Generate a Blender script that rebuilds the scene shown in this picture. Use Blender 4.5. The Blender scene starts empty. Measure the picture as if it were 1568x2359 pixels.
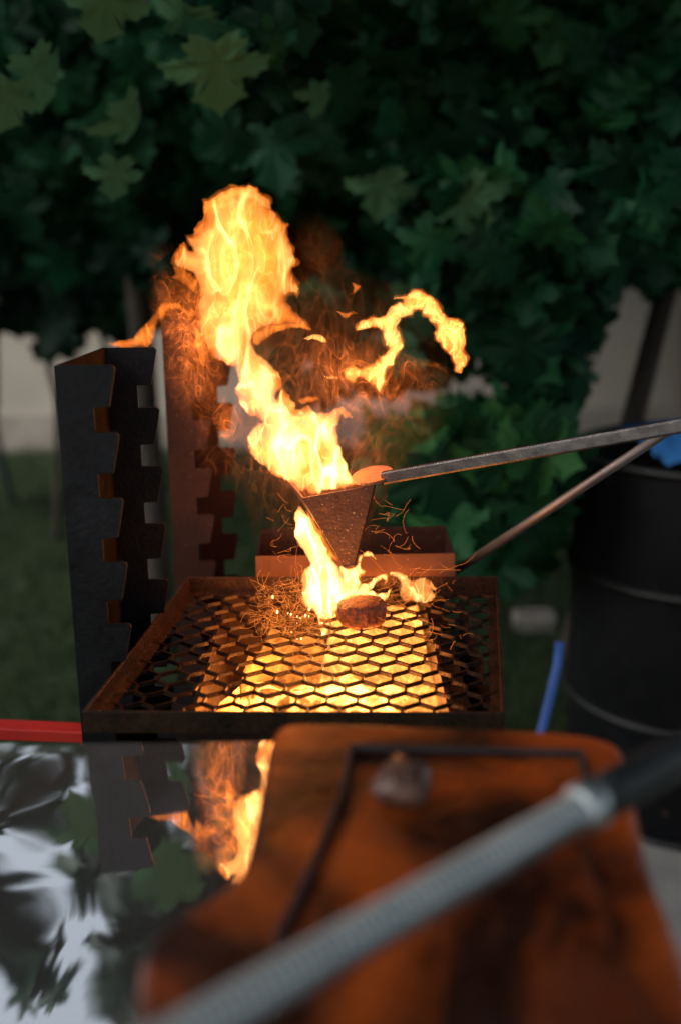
import bpy, bmesh, math, random
import numpy as np
from mathutils import Vector, Matrix, noise as mnoise
from mathutils.geometry import delaunay_2d_cdt
random.seed(7); rng = np.random.default_rng(7)
S = bpy.context.scene
COL = S.collection
rad = math.radians

# ------------------------------------------------------------------ camera
# picture space used for measuring: 1568 x 2358, focal length 2657
PW, PH, PF = 1568., 2358., 2657.
CAM = np.array([0., 0., 1.35])
_dn = np.array([143., 10090., PF]); _dn /= np.linalg.norm(_dn)
_up = -_dn; _F = np.array([0, 0, 1.]); _Y = _F - _up * (_F @ _up); _Y /= np.linalg.norm(_Y)
RC = np.array([np.cross(_Y, _up), _Y, _up])          # world axes expressed in camera (x right, y down, z forward)
def ray(u, v): return RC @ np.array([(u - PW/2)/PF, (v - PH/2)/PF, 1.])
def onz(u, v, z): r = ray(u, v); return CAM + r * ((z - CAM[2]) / r[2])
def ony(u, v, y): r = ray(u, v); return CAM + r * (y / r[1])
cd = bpy.data.cameras.new("camera"); cam = bpy.data.objects.new("camera", cd); COL.objects.link(cam)
M = Matrix(((RC[0][0], -RC[0][1], -RC[0][2], CAM[0]), (RC[1][0], -RC[1][1], -RC[1][2], CAM[1]), (RC[2][0], -RC[2][1], -RC[2][2], CAM[2]), (0, 0, 0, 1)))
cam.matrix_world = M
cd.sensor_fit = 'VERTICAL'; cd.sensor_height = 36.0; cd.lens = PF / PH * 36.0
cd.clip_start = 0.05; cd.clip_end = 500
cd.dof.use_dof = True; cd.dof.focus_distance = 1.30; cd.dof.aperture_fstop = 2.1
S.camera = cam

# ------------------------------------------------------------------ world, sun, exposure
SUN_EL, SUN_AZ = rad(36), rad(244)
w = bpy.data.worlds.new("World"); S.world = w; w.use_nodes = True
nt = w.node_tree; nt.nodes.clear()
sky = nt.nodes.new('ShaderNodeTexSky'); sky.sky_type = 'NISHITA'; sky.sun_disc = False
sky.sun_elevation = SUN_EL; sky.sun_rotation = SUN_AZ; sky.dust_density = 3.0; sky.air_density = 1.0
bg = nt.nodes.new('ShaderNodeBackground'); bg.inputs['Strength'].default_value = 0.15
wo = nt.nodes.new('ShaderNodeOutputWorld')
hs_ = nt.nodes.new('ShaderNodeHueSaturation'); hs_.inputs['Saturation'].default_value = .35   # thin high cloud
nt.links.new(sky.outputs[0], hs_.inputs['Color']); nt.links.new(hs_.outputs[0], bg.inputs[0]); nt.links.new(bg.outputs[0], wo.inputs[0])
sd = bpy.data.lights.new("sun", 'SUN'); sd.energy = 1.5; sd.angle = rad(14); sd.color = (1, .95, .88)
sun = bpy.data.objects.new("sun", sd); COL.objects.link(sun)
_sv = Vector((math.sin(SUN_AZ)*math.cos(SUN_EL), math.cos(SUN_AZ)*math.cos(SUN_EL), math.sin(SUN_EL)))
sun.rotation_euler = _sv.to_track_quat('Z', 'Y').to_euler()
S.view_settings.view_transform = 'Standard'; S.view_settings.look = 'None'
S.view_settings.exposure = 0.35; S.view_settings.gamma = 1
S.render.engine = 'CYCLES'
C = S.cycles
C.use_denoising = True
try: C.denoiser = 'OPENIMAGEDENOISE'
except Exception: pass
C.max_bounces = 8; C.diffuse_bounces = 3; C.glossy_bounces = 4; C.transmission_bounces = 4
C.transparent_max_bounces = 32; C.volume_bounces = 0
C.sample_clamp_indirect = 4.0; C.caustics_reflective = False; C.caustics_refractive = False
C.volume_step_rate = 1.0; C.volume_max_steps = 256

# ------------------------------------------------------------------ helpers
class MB:
    def __init__(s): s.v = []; s.f = []
    def add(s, vs, fs):
        b = len(s.v); s.v += [tuple(map(float, p)) for p in vs]; s.f += [tuple(b + i for i in f) for f in fs]; return s
    def hexa(s, p):   # 8 corners: bottom 0-3 ccw, top 4-7
        return s.add(p, [(3,2,1,0),(4,5,6,7),(0,1,5,4),(1,2,6,5),(2,3,7,6),(3,0,4,7)])
    def box(s, x0, x1, y0, y1, z0, z1):
        return s.hexa([(x0,y0,z0),(x1,y0,z0),(x1,y1,z0),(x0,y1,z0),(x0,y0,z1),(x1,y0,z1),(x1,y1,z1),(x0,y1,z1)])
    def bar(s, a, b, w, h, up=(0,0,1)):
        a, b = Vector(a), Vector(b); d = (b - a).normalized(); up = Vector(up)
        sx = d.cross(up).normalized(); uz = sx.cross(d).normalized()
        q = []
        for p in (a, b):
            q.append([p - sx*w/2 - uz*h/2, p + sx*w/2 - uz*h/2, p + sx*w/2 + uz*h/2, p - sx*w/2 + uz*h/2])
        return s.add(q[0] + q[1], [(0,1,2,3),(7,6,5,4),(0,4,5,1),(1,5,6,2),(2,6,7,3),(3,7,4,0)])
    def tube(s, pts, r, n=12, cap=True):
        pts = [Vector(p) for p in pts]; m = len(pts)
        rs = r if hasattr(r, '__len__') else [r]*m
        up = Vector((0.13, 0.21, 0.97)).normalized(); vs = []; 
        for i, p in enumerate(pts):
            d = (pts[min(i+1, m-1)] - pts[max(i-1, 0)]).normalized()
            a = d.cross(up)
            if a.length < 1e-3: a = d.cross(Vector((1, 0, 0)))
            a.normalize(); b = a.cross(d).normalized()
            for k in range(n):
                t = 2*math.pi*k/n; vs.append(p + (a*math.cos(t) + b*math.sin(t))*rs[i])
        fs = [(i*n+k, i*n+(k+1) % n, (i+1)*n+(k+1) % n, (i+1)*n+k) for i in range(m-1) for k in range(n)]
        if cap: fs += [tuple(reversed(range(n))), tuple((m-1)*n + k for k in range(n))]
        return s.add(vs, fs)
    def prism(s, poly, off):   # poly: list of 3D points, off: vector
        n = len(poly); off = np.array(off)
        vs = [np.array(p) for p in poly] + [np.array(p) + off for p in poly]
        return s.add(vs, [tuple(range(n)), tuple(reversed(range(n, 2*n)))] + [(i, i+n, (i+1) % n + n, (i+1) % n) for i in range(n)])
    def lathe(s, prof, c, n=48):
        vs = []; m = len(prof)
        for r, z in prof:
            for k in range(n):
                t = 2*math.pi*k/n; vs.append((c[0] + r*math.cos(t), c[1] + r*math.sin(t), c[2] + z))
        fs = [(i*n+k, i*n+(k+1) % n, (i+1)*n+(k+1) % n, (i+1)*n+k) for i in range(m-1) for k in range(n)]
        return s.add(vs, fs)
    def build(s, name, mat, parent=None, smooth=False, bevel=0, loc=None, bang=30):
        me = bpy.data.meshes.new(name); me.from_pydata(s.v, [], s.f); 
        bm = bmesh.new(); bm.from_mesh(me)
        bmesh.ops.recalc_face_normals(bm, faces=bm.faces); bm.to_mesh(me); bm.free()
        o = bpy.data.objects.new(name, me); COL.objects.link(o); me.materials.append(mat)
        if smooth: me.shade_smooth()
        if bevel:
            b = o.modifiers.new('bevel', 'BEVEL'); b.width = bevel; b.segments = 2; b.limit_method = 'ANGLE'; b.angle_limit = rad(bang)
        if parent is not None:
            o.parent = parent; o.matrix_parent_inverse = Matrix.Translation(-parent.location)
        return o
def tag(o, label=None, cat=None, group=None, kind=None):
    for k, v in (('label', label), ('category', cat), ('group', group), ('kind', kind)):
        if v: o[k] = v
    return o
def thing(name, loc, label, cat, group=None):
    o = bpy.data.objects.new(name, None); COL.objects.link(o); o.location = loc; o.empty_display_size = .05
    return tag(o, label, cat, group)

# ------------------------------------------------------------------ materials
def newmat(name):
    m = bpy.data.materials.new(name); m.use_nodes = True; m.node_tree.nodes.clear(); return m, m.node_tree
def N(t, typ, **kw):
    n = t.nodes.new(typ)
    for k, v in kw.items():
        if k in n.inputs: n.inputs[k].default_value = v
        else: setattr(n, k, v)
    return n
def ramp(t, src, stops):
    r = t.nodes.new('ShaderNodeValToRGB'); t.links.new(src, r.inputs[0])
    while len(r.color_ramp.elements) < len(stops): r.color_ramp.elements.new(.5)
    for e, (p, c) in zip(r.color_ramp.elements, stops): e.position = p; e.color = (*c, 1)
    return r.outputs[0]
def surf(name, c1, c2, scale=8, rough=(.4, .7), metal=0, bump=.0, bscale=60, dist=0, stops=(.3, .7), stretch=(1, 1, 1), spots=None, **extra):
    m, t = newmat(name)
    tc = N(t, 'ShaderNodeTexCoord'); mp = N(t, 'ShaderNodeMapping'); mp.inputs['Scale'].default_value = stretch
    t.links.new(tc.outputs['Object'], mp.inputs[0])
    n = N(t, 'ShaderNodeTexNoise'); n.inputs['Scale'].default_value = scale; n.inputs['Detail'].default_value = 8; n.inputs['Distortion'].default_value = dist
    n.inputs['Roughness'].default_value = .6
    t.links.new(mp.outputs[0], n.inputs['Vector'])
    col = ramp(t, n.outputs['Fac'], [(stops[0], c1), (stops[1], c2)])
    if spots:
        sc, th, sc_col = spots
        n3 = N(t, 'ShaderNodeTexNoise'); n3.inputs['Scale'].default_value = sc; n3.inputs['Detail'].default_value = 4
        t.links.new(mp.outputs[0], n3.inputs['Vector'])
        mk = ramp(t, n3.outputs['Fac'], [(th, (0, 0, 0)), (th + .04, (1, 1, 1))])
        mx = N(t, 'ShaderNodeMix', data_type='RGBA'); t.links.new(mk, mx.inputs[0]); t.links.new(col, mx.inputs[6]); mx.inputs[7].default_value = (*sc_col, 1)
        col = mx.outputs[2]
    p = N(t, 'ShaderNodeBsdfPrincipled'); t.links.new(col, p.inputs['Base Color']); p.inputs['Metallic'].default_value = metal
    n2 = N(t, 'ShaderNodeTexNoise'); n2.inputs['Scale'].default_value = bscale; n2.inputs['Detail'].default_value = 6
    t.links.new(mp.outputs[0], n2.inputs['Vector'])
    mr = N(t, 'ShaderNodeMapRange'); t.links.new(n2.outputs['Fac'], mr.inputs[0]); mr.inputs[1].default_value = .3; mr.inputs[2].default_value = .7
    mr.inputs[3].default_value = rough[0]; mr.inputs[4].default_value = rough[1]; t.links.new(mr.outputs[0], p.inputs['Roughness'])
    if bump:
        b = N(t, 'ShaderNodeBump'); b.inputs['Strength'].default_value = bump; b.inputs['Distance'].default_value = .002
        t.links.new(n2.outputs['Fac'], b.inputs['Height']); t.links.new(b.outputs[0], p.inputs['Normal'])
    for k, v in extra.items(): p.inputs[k.replace('_', ' ')].default_value = v
    o = N(t, 'ShaderNodeOutputMaterial'); t.links.new(p.outputs[0], o.inputs[0])
    return m
M_web = surf('matte_black_steel', (.003, .0025, .002), (.010, .007, .005), 30, (.8, .95), .0, .3, 180, Specular_IOR_Level=.05)
M_steel = surf('dark_steel', (.004, .0045, .006), (.016, .0165, .019), 16, (.36, .62), .3, .4, 180, dist=1.0, spots=(900, .74, (.25, .23, .2)), Specular_IOR_Level=.25)
M_tray = surf('greasy_steel', (.022, .016, .012), (.075, .035, .02), 30, (.18, .5), .5, .5, 220)
M_mesh = surf('grate_steel', (.02, .014, .011), (.06, .03, .018), 60, (.22, .5), .5, .5, 400)
M_rust = surf('heat_rust_steel', (.015, .005, .004), (.038, .013, .008), 14, (.5, .8), .35, .4, 150, spots=(260, .70, (.35, .2, .12)))
M_cone = surf('forged_steel', (.08, .05, .045), (.16, .10, .09), 35, (.35, .6), .55, .5, 240, spots=(420, .66, (.55, .5, .46)))
M_bar = surf('bar_steel', (.05, .047, .05), (.15, .14, .135), 18, (.2, .36), .85, .15, 260, stretch=(1, 6, 6))
M_rod = surf('rod_steel', (.15, .135, .13), (.25, .225, .215), 18, (.3, .5), .7, .1, 200)
M_lug = surf('rusted_lug', (.30, .14, .08), (.42, .22, .13), 90, (.7, .9), .1, .8, 500)
M_meat = surf('charred_meat', (.03, .010, .006), (.30, .08, .03), 140, (.35, .8), 0, 1.0, 260)
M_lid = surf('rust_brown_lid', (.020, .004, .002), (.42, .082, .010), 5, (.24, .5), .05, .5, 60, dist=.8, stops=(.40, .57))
M_groove = surf('lid_groove', (.02, .018, .02), (.05, .045, .05), 20, (.3, .5), .3)
M_knob = surf('knob', (.05, .02, .014), (.26, .15, .11), 60, (.2, .4), .1)
M_spring = surf('spring_steel', (.34, .40, .42), (.48, .54, .56), 30, (.3, .45), .9)
M_grip = surf('black_tube', (.007, .010, .012), (.014, .018, .02), 20, (.4, .6), 0)
M_red = surf('red_paint', (.42, .02, .015), (.55, .03, .02), 6, (.35, .5), 0)
M_drum = surf('drum_paint', (.002, .0025, .0035), (.006, .007, .009), 5, (.5, .7), .0, .15, 30, spots=(40, .70, (.05, .028, .02)), Specular_IOR_Level=.22)
M_hoop = surf('drum_hoop', (.003, .004, .005), (.008, .010, .011), 12, (.45, .6), .1)
M_blue = surf('blue_cloth', (.02, .16, .5), (.05, .26, .7), 12, (.6, .8), 0)
M_hose = surf('blue_hose', (.03, .12, .45), (.06, .18, .6), 12, (.4, .6), 0)
M_wall = surf('wall_render', (.30, .27, .23), (.46, .42, .36), .9, (.8, .9), 0, .2, 40)
M_wall2 = surf('wall_trim', (.20, .18, .15), (.34, .31, .27), 3, (.7, .9), 0)
M_pave = surf('paving', (.28, .27, .25), (.42, .41, .38), 8, (.8, .9), 0, .3, 60)
M_stone = surf('stone', (.14, .13, .12), (.24, .22, .20), 20, (.8, .9), 0, .3, 60)
M_lawn = surf('lawn', (.008, .024, .009), (.034, .055, .02), 5, (.8, .95), 0, .6, 80, dist=.5)
M_navy = surf('navy_fabric', (.012, .02, .045), (.02, .035, .08), 12, (.7, .9), 0)
M_bark = surf('bark', (.02, .016, .012), (.06, .048, .038), 20, (.8, .95), 0, 1., 90, stretch=(1, 1, .25))

def leafmat(name, a, b, trans=.35):
    m, t = newmat(name)
    g = N(t, 'ShaderNodeNewGeometry')
    col = ramp(t, g.outputs['Random Per Island'], [(0, a), (.75, b), (1, (b[0]*1.7, b[1]*1.35, b[2]*1.1))])
    p = N(t, 'ShaderNodeBsdfPrincipled'); t.links.new(col, p.inputs['Base Color']); p.inputs['Roughness'].default_value = .55; p.inputs['Specular IOR Level'].default_value = .22
    tr = N(t, 'ShaderNodeBsdfTranslucent'); t.links.new(col, tr.inputs[0])
    mx = N(t, 'ShaderNodeMixShader'); mx.inputs[0].default_value = trans
    t.links.new(p.outputs[0], mx.inputs[1]); t.links.new(tr.outputs[0], mx.inputs[2])
    o = N(t, 'ShaderNodeOutputMaterial'); t.links.new(mx.outputs[0], o.inputs[0]); return m
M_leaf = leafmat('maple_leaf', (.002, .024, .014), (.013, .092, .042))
M_leafd = leafmat('maple_leaf_shaded', (.003, .015, .010), (.007, .03, .018), .15)  # dark copy of the leaf green, crown shade put into the colour
M_grass = leafmat('grass_blade', (.012, .036, .012), (.04, .07, .024), .2)

def flamemat(name, base, ridge, scale, width, hot=(1, .50, .16), cool=(1, .20, .018), thresh=(.38, .62), step=.5, stretch=(1, 1, .55), dist=1.2, ridge2=0., haze=0., fall=False):
    """light given off by burning gas: a volume that emits, strongest on thin folded sheets"""
    m, t = newmat(name)
    tc = N(t, 'ShaderNodeTexCoord'); mp = N(t, 'ShaderNodeMapping'); mp.inputs['Scale'].default_value = stretch
    t.links.new(tc.outputs['Object'], mp.inputs[0])
    def math_(op, a, b=None, clamp=False):
        n = N(t, 'ShaderNodeMath', operation=op); n.use_clamp = clamp
        for i, x in enumerate((a, b)):
            if x is None: continue
            if isinstance(x, (int, float)): n.inputs[i].default_value = x
            else: t.links.new(x, n.inputs[i])
        return n.outputs[0]
    def rdg(sc, wd, d, seed):
        n = N(t, 'ShaderNodeTexNoise', noise_dimensions='4D'); n.inputs['Scale'].default_value = sc; n.inputs['Detail'].default_value = 1.0
        n.inputs['Distortion'].default_value = d; n.inputs['W'].default_value = seed
        t.links.new(mp.outputs[0], n.inputs['Vector'])
        a = math_('ABSOLUTE', math_('SUBTRACT', n.outputs['Fac'], .5))
        return math_('POWER', math_('SUBTRACT', 1., math_('DIVIDE', a, wd), clamp=True), 2.)
    low = N(t, 'ShaderNodeTexNoise', noise_dimensions='4D'); low.inputs['Scale'].default_value = scale*.7; low.inputs['Detail'].default_value = 2; low.inputs['W'].default_value = 3.1
    low.inputs['Distortion'].default_value = .6
    t.links.new(mp.outputs[0], low.inputs['Vector'])
    lf = N(t, 'ShaderNodeMapRange', interpolation_type='SMOOTHSTEP'); t.links.new(low.outputs['Fac'], lf.inputs[0])
    lf.inputs[1].default_value = thresh[0]; lf.inputs[2].default_value = thresh[1]; lf.inputs[3].default_value = .0; lf.inputs[4].default_value = 1.
    r1 = math_('MULTIPLY', rdg(scale, width, dist, 0.), ridge)
    if ridge2: r1 = math_('ADD', r1, math_('MULTIPLY', rdg(scale*1.9, width*.8, dist*1.3, 7.), ridge2))
    hotv = math_('ADD', math_('MULTIPLY', lf.outputs[0], base), r1)
    sp = N(t, 'ShaderNodeSeparateXYZ'); t.links.new(tc.outputs['Object'], sp.inputs[0])     # hottest low down, cooler where it rises
    zg = N(t, 'ShaderNodeMapRange'); t.links.new(sp.outputs[2], zg.inputs[0]); zg.inputs[1].default_value = 1.06; zg.inputs[2].default_value = 1.27
    zg.inputs[3].default_value = 2.1; zg.inputs[4].default_value = .62; hotv = math_('MULTIPLY', hotv, zg.outputs[0])
    coolv = haze
    if fall:      # the gas thins out towards its edges
        ve = N(t, 'ShaderNodeVectorMath', operation='SUBTRACT'); t.links.new(tc.outputs['Generated'], ve.inputs[0]); ve.inputs[1].default_value = (.5, .5, .5)
        ln = N(t, 'ShaderNodeVectorMath', operation='LENGTH'); t.links.new(ve.outputs[0], ln.inputs[0])
        fo = N(t, 'ShaderNodeMapRange', interpolation_type='SMOOTHSTEP'); t.links.new(ln.outputs['Value'], fo.inputs[0])
        fo.inputs[1].default_value = .46; fo.inputs[2].default_value = .05; fo.inputs[3].default_value = 0; fo.inputs[4].default_value = 1
        f2 = math_('MULTIPLY', fo.outputs[0], math_('ADD', math_('MULTIPLY', lf.outputs[0], .85), .15))
        hotv = math_('MULTIPLY', hotv, f2); coolv = math_('MULTIPLY', f2, haze)
    e = N(t, 'ShaderNodeEmission'); e.inputs[0].default_value = (*hot, 1); t.links.new(hotv, e.inputs[1])
    e2 = N(t, 'ShaderNodeEmission'); e2.inputs[0].default_value = (*cool, 1)
    if isinstance(coolv, (int, float)): e2.inputs[1].default_value = coolv
    else: t.links.new(coolv, e2.inputs[1])
    ad = N(t, 'ShaderNodeAddShader'); t.links.new(e.outputs[0], ad.inputs[0]); t.links.new(e2.outputs[0], ad.inputs[1])
    o = N(t, 'ShaderNodeOutputMaterial'); t.links.new(ad.outputs[0], o.inputs['Volume'])
    m.cycles.volume_step_rate = step
    return m
M_fl_main = flamemat('flame_body', 34, 210, 24, .034, ridge2=130, haze=34, thresh=(.46, .62), hot=(1, .47, .14), stretch=(1, 1, .38), dist=.8)
M_fl_small = flamemat('flame_tongue', 50, 230, 50, .045, ridge2=80, haze=48, hot=(1, .46, .12), stretch=(1, 1, .6))
M_fl_orange = flamemat('flame_orange', 6, 50, 34, .05, hot=(1, .24, .03), haze=13)
M_fl_bed = flamemat('flame_bed', 4, 44, 34, .045, haze=9, ridge2=16, thresh=(.42, .62), hot=(1, .40, .08), stretch=(1, 1, 1))
M_wisp = flamemat('flame_wisp', 0., 120, 20, .014, hot=(1, .20, .03), cool=(1, .17, .03), stretch=(1, 1, .7), dist=2.4, ridge2=60, haze=.5, fall=True, thresh=(.36, .6))
M_glow = flamemat('haze_glow', 0., 10, 16, .02, hot=(1, .22, .05), cool=(1, .24, .08), dist=2.0, haze=.16, fall=True, thresh=(.2, .5))  # warm glow of the smoky haze, put in as emission
M_curl = flamemat('gas_curl', 0., 34, 22, .012, hot=(1, .20, .04), cool=(1, .17, .04), stretch=(1, 1, .8), dist=2.6, ridge2=40, haze=.06, fall=True)
def emis(name, col, st):
    m, t = newmat(name); e = N(t, 'ShaderNodeEmission'); e.inputs[0].default_value = (*col, 1); e.inputs[1].default_value = st
    o = N(t, 'ShaderNodeOutputMaterial'); t.links.new(e.outputs[0], o.inputs[0]); return m
M_spark = emis('glowing_thread', (1, .24, .035), 1.8)
M_drop = emis('burning_drop', (1, .55, .2), 5)

# ------------------------------------------------------------------ setting
g = MB(); n = 60
xs = np.linspace(-1, 1, n+1); gx = np.sign(xs)*np.abs(xs)**2.2*150
vs = [(x, y, 0.02*mnoise.noise(Vector((x*.7, y*.7, 0)))) for y in gx for x in gx]
g.add(vs, [(j*(n+1)+i, j*(n+1)+i+1, (j+1)*(n+1)+i+1, (j+1)*(n+1)+i) for j in range(n) for i in range(n)])
tag(g.build('lawn', M_lawn, smooth=True), kind='structure')
p = MB(); p.box(.50, 2.2, .4, 2.30, -.05, .045)
tag(p.build('paving', M_pave, bevel=.01), kind='structure')

# grass blades where the lawn shows
def blades(cnt):
    u = rng.uniform(0, 1, cnt); Y = 1.4 + 5.2*rng.uniform(0, 1, cnt)**.8
    X = rng.uniform(-.45, .55, cnt)*Y
    keep = ~((X > .45) & (Y < 2.35)); X, Y = X[keep], Y[keep]; cnt = len(X)
    h = rng.uniform(.03, .075, cnt); a = rng.uniform(0, 2*np.pi, cnt); l = rng.uniform(-.5, .5, (cnt, 2))*h[:, None]; w_ = .0022
    v = np.zeros((cnt, 3, 3))
    v[:, 0] = np.c_[X - w_*np.cos(a), Y - w_*np.sin(a), np.zeros(cnt) - .01]; v[:, 1] = np.c_[X + w_*np.cos(a), Y + w_*np.sin(a), np.zeros(cnt) - .01]
    v[:, 2] = np.c_[X + l[:, 0], Y + l[:, 1], h]
    return v.reshape(-1, 3), np.arange(cnt*3).reshape(-1, 3)
def fastmesh(name, v, f, mat, parent=None):
    me = bpy.data.meshes.new(name); me.vertices.add(len(v)); me.vertices.foreach_set('co', np.ascontiguousarray(v, dtype=np.float32).ravel())
    k = f.shape[1]; me.loops.add(f.size); me.loops.foreach_set('vertex_index', f.ravel().astype(np.int32))
    me.polygons.add(len(f)); me.polygons.foreach_set('loop_start', np.arange(0, f.size, k, dtype=np.int32)); me.update(calc_edges=True)
    me.materials.append(mat); o = bpy.data.objects.new(name, me); COL.objects.link(o)
    if parent is not None: o.parent = parent; o.matrix_parent_inverse = Matrix.Translation(-parent.location)
    me.shade_smooth(); return o
v, f = blades(90000)
tag(fastmesh('grass', v, f, M_grass), 'short dark green lawn grass behind the barbecue', 'grass', kind='stuff')

# building behind
bw = thing('house', (0, 6.6, 0), 'pale rendered house wall behind the maple tree', 'house')
MB().box(-7, 7, 6.6, 6.9, -.1, 2.5).build('wall', M_wall, bw)
MB().box(-7.02, 7.02, 6.57, 6.6, 0, .22).build('plinth', M_wall2, bw)
MB().box(-7.4, 7.4, 6.45, 7.3, 2.5, 2.6).build('roof', M_bark, bw)
for k in (0,):
    MB().tube([(2.02, 6.54, 0.1), (2.02, 6.54, 2.48)], .05, 12).build('downpipe', M_wall2, bw, smooth=True)

# left blurred chair
ch = thing('garden_chair', (-1.72, 5.1, 0), 'dark navy garden chair at the left edge, on the lawn before the pale wall', 'chair')
MB().box(-2.05, -1.56, 4.85, 5.25, .42, .47).build('seat', M_navy, ch, bevel=.01)
MB().hexa([(-2.05, 5.22, .47), (-1.56, 5.22, .47), (-1.56, 5.27, .47), (-2.05, 5.27, .47), (-2.05, 5.36, .95), (-1.56, 5.36, .95), (-1.56, 5.40, .95), (-2.05, 5.40, .95)]).build('backrest', M_navy, ch, bevel=.01)
for x in (-2.03, -1.58):
    for y, yb in ((4.88, 4.80), (5.22, 5.34)):
        MB().tube([(x, y, .43), (x + .02, yb, .0)], .014, 8).build('leg', M_navy, ch, smooth=True)
st = MB(); c = onz(1235, 1415, .05); 
st.box(c[0]-.075, c[0]+.06, c[1]-.05, c[1]+.05, -.03, .06)
tag(st.build('garden_stone', M_stone, bevel=.012), 'pale paving block on the dark lawn behind the grill', 'stone')

# ------------------------------------------------------------------ maple tree
half = [(0, 0), (.09, -.07), (.22, -.13), (.38, -.17), (.37, -.06), (.50, -.05), (.46, .05), (.38, .13), (.52, .19), (.62, .17), (.68, .25), (.88, .27), (.77, .37), (.78, .47), (.64, .48),
        (.58, .56), (.42, .50), (.33, .52), (.37, .64), (.35, .74), (.44, .80), (.27, .85), (.20, .92), (.10, .98), (0, 1.12)]
outl = np.array(half + [(-x, y) for x, y in reversed(half[1:-1])])
nb = len(outl); ctr = np.array([0, .27])
ring = ctr + (outl - ctr)*.5
base = np.vstack([outl, ring, ctr[None]]); base = base - np.array([0, 0])
fan = []
for i in range(nb):
    j = (i+1) % nb; fan += [(i, j, nb+j), (i, nb+j, nb+i), (nb+i, nb+j, 2*nb)]
fan = np.array(fan)
def leaves(P, size, yaw, pitch, roll, curl):
    """maple leaves, tip hanging; P (n,3) stalk ends"""
    n = len(P); x = base[:, 0][None]*size[:, None]; y = base[:, 1][None]*size[:, None]
    rx = np.abs(base[:, 0])[None]; ry = base[:, 1][None]
    ph = rng.uniform(0, 6.28, (n, 1))
    z = -(curl[:, None]*(rx**2*.9 + np.clip(ry - .3, 0, 2)**2*.7) - .10*np.abs(np.sin(3*np.arctan2(base[:, 0], base[:, 1] + .05))[None]) + .05*np.sin(rx*7 + ry*5 + ph))*size[:, None]
    z = z*1.0
    L = np.stack([x, -y, z], -1)                    # tip toward -y
    # stand the leaf up: local (x, -y, z) -> (x, z toward camera, down)
    L = np.stack([L[..., 0], -L[..., 2], L[..., 1]], -1)  # x, y(depth), z(up)
    def rot(L, ax, a):
        c, s = np.cos(a)[:, None], np.sin(a)[:, None]; o = L.copy(); i, j = [(1, 2), (2, 0), (0, 1)][ax]
        o[..., i] = L[..., i]*c - L[..., j]*s; o[..., j] = L[..., i]*s + L[..., j]*c; return o
    L = rot(L, 1, roll); L = rot(L, 0, pitch); L = rot(L, 2, yaw)
    V = (L + P[:, None]).reshape(-1, 3)
    F = (fan[None] + (np.arange(n)*len(base))[:, None, None]).reshape(-1, 3)
    return V, F
def inpoly(pts, poly):
    poly = np.array(poly, float); x, y = pts[:, 0], pts[:, 1]; r = np.zeros(len(pts), bool); j = len(poly) - 1
    for i in range(len(poly)):
        c = ((poly[i, 1] > y) != (poly[j, 1] > y)) & (x < (poly[j, 0] - poly[i, 0])*(y - poly[i, 1])/(poly[j, 1] - poly[i, 1] + 1e-12) + poly[i, 0])
        r ^= c; j = i
    return r
def region(poly, cnt, y0, y1):
    poly_ = np.array(poly, float); lo, hi = poly_.min(0), poly_.max(0); out = []
    while len(out) < cnt:
        q = rng.uniform(lo, hi, (cnt*2, 2)); q = q[inpoly(q, poly)]; out += list(q)
    out = np.array(out[:cnt]); Y = rng.uniform(y0, y1, cnt)
    return np.array([ony(u, v_, yy) for (u, v_), yy in zip(out, Y)])
def crown(name, P, mat, parent, smin, smax):
    n = len(P); V, F = leaves(P, rng.uniform(smin, smax, n), rng.normal(0, .7, n), rng.normal(.25, .45, n), rng.normal(0, .5, n), rng.uniform(.1, .7, n))
    return fastmesh(name, V, F, mat, parent)
tr = thing('maple_tree', (-.62, 3.4, 0), 'big dark maple tree hanging over the barbecue, broad lobed leaves', 'tree')
tb = ony(362, 1250, 3.4)
MB().tube([(tb[0], 3.4, -.05), (tb[0] + .0, 3.4, .5), (tb[0] - .02, 3.42, 1.2), (tb[0] + .03, 3.45, 1.9), (tb[0] + .15, 3.5, 2.6), (tb[0] + .2, 3.5, 3.6)], [.05, .036, .034, .032, .03, .02], 14).build('trunk', M_bark, tr, smooth=True)
for a, b, c_ in (((tb[0] + .03, 3.45, 1.9), (.1, 3.2, 2.2), (.9, 2.9, 2.15)), ((tb[0], 3.45, 1.7), (-1.1, 3.1, 2.1), (-1.6, 2.6, 2.3)), ((tb[0] + .1, 3.5, 2.3), (.2, 2.6, 2.7), (.5, 1.6, 2.8)),
                 ((tb[0] + .1, 3.5, 2.4), (-.7, 2.6, 2.8), (-.6, 1.4, 2.9))):
    MB().tube([a, b, c_], [.028, .018, .006], 10).build('branch', M_bark, tr, smooth=True)
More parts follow.
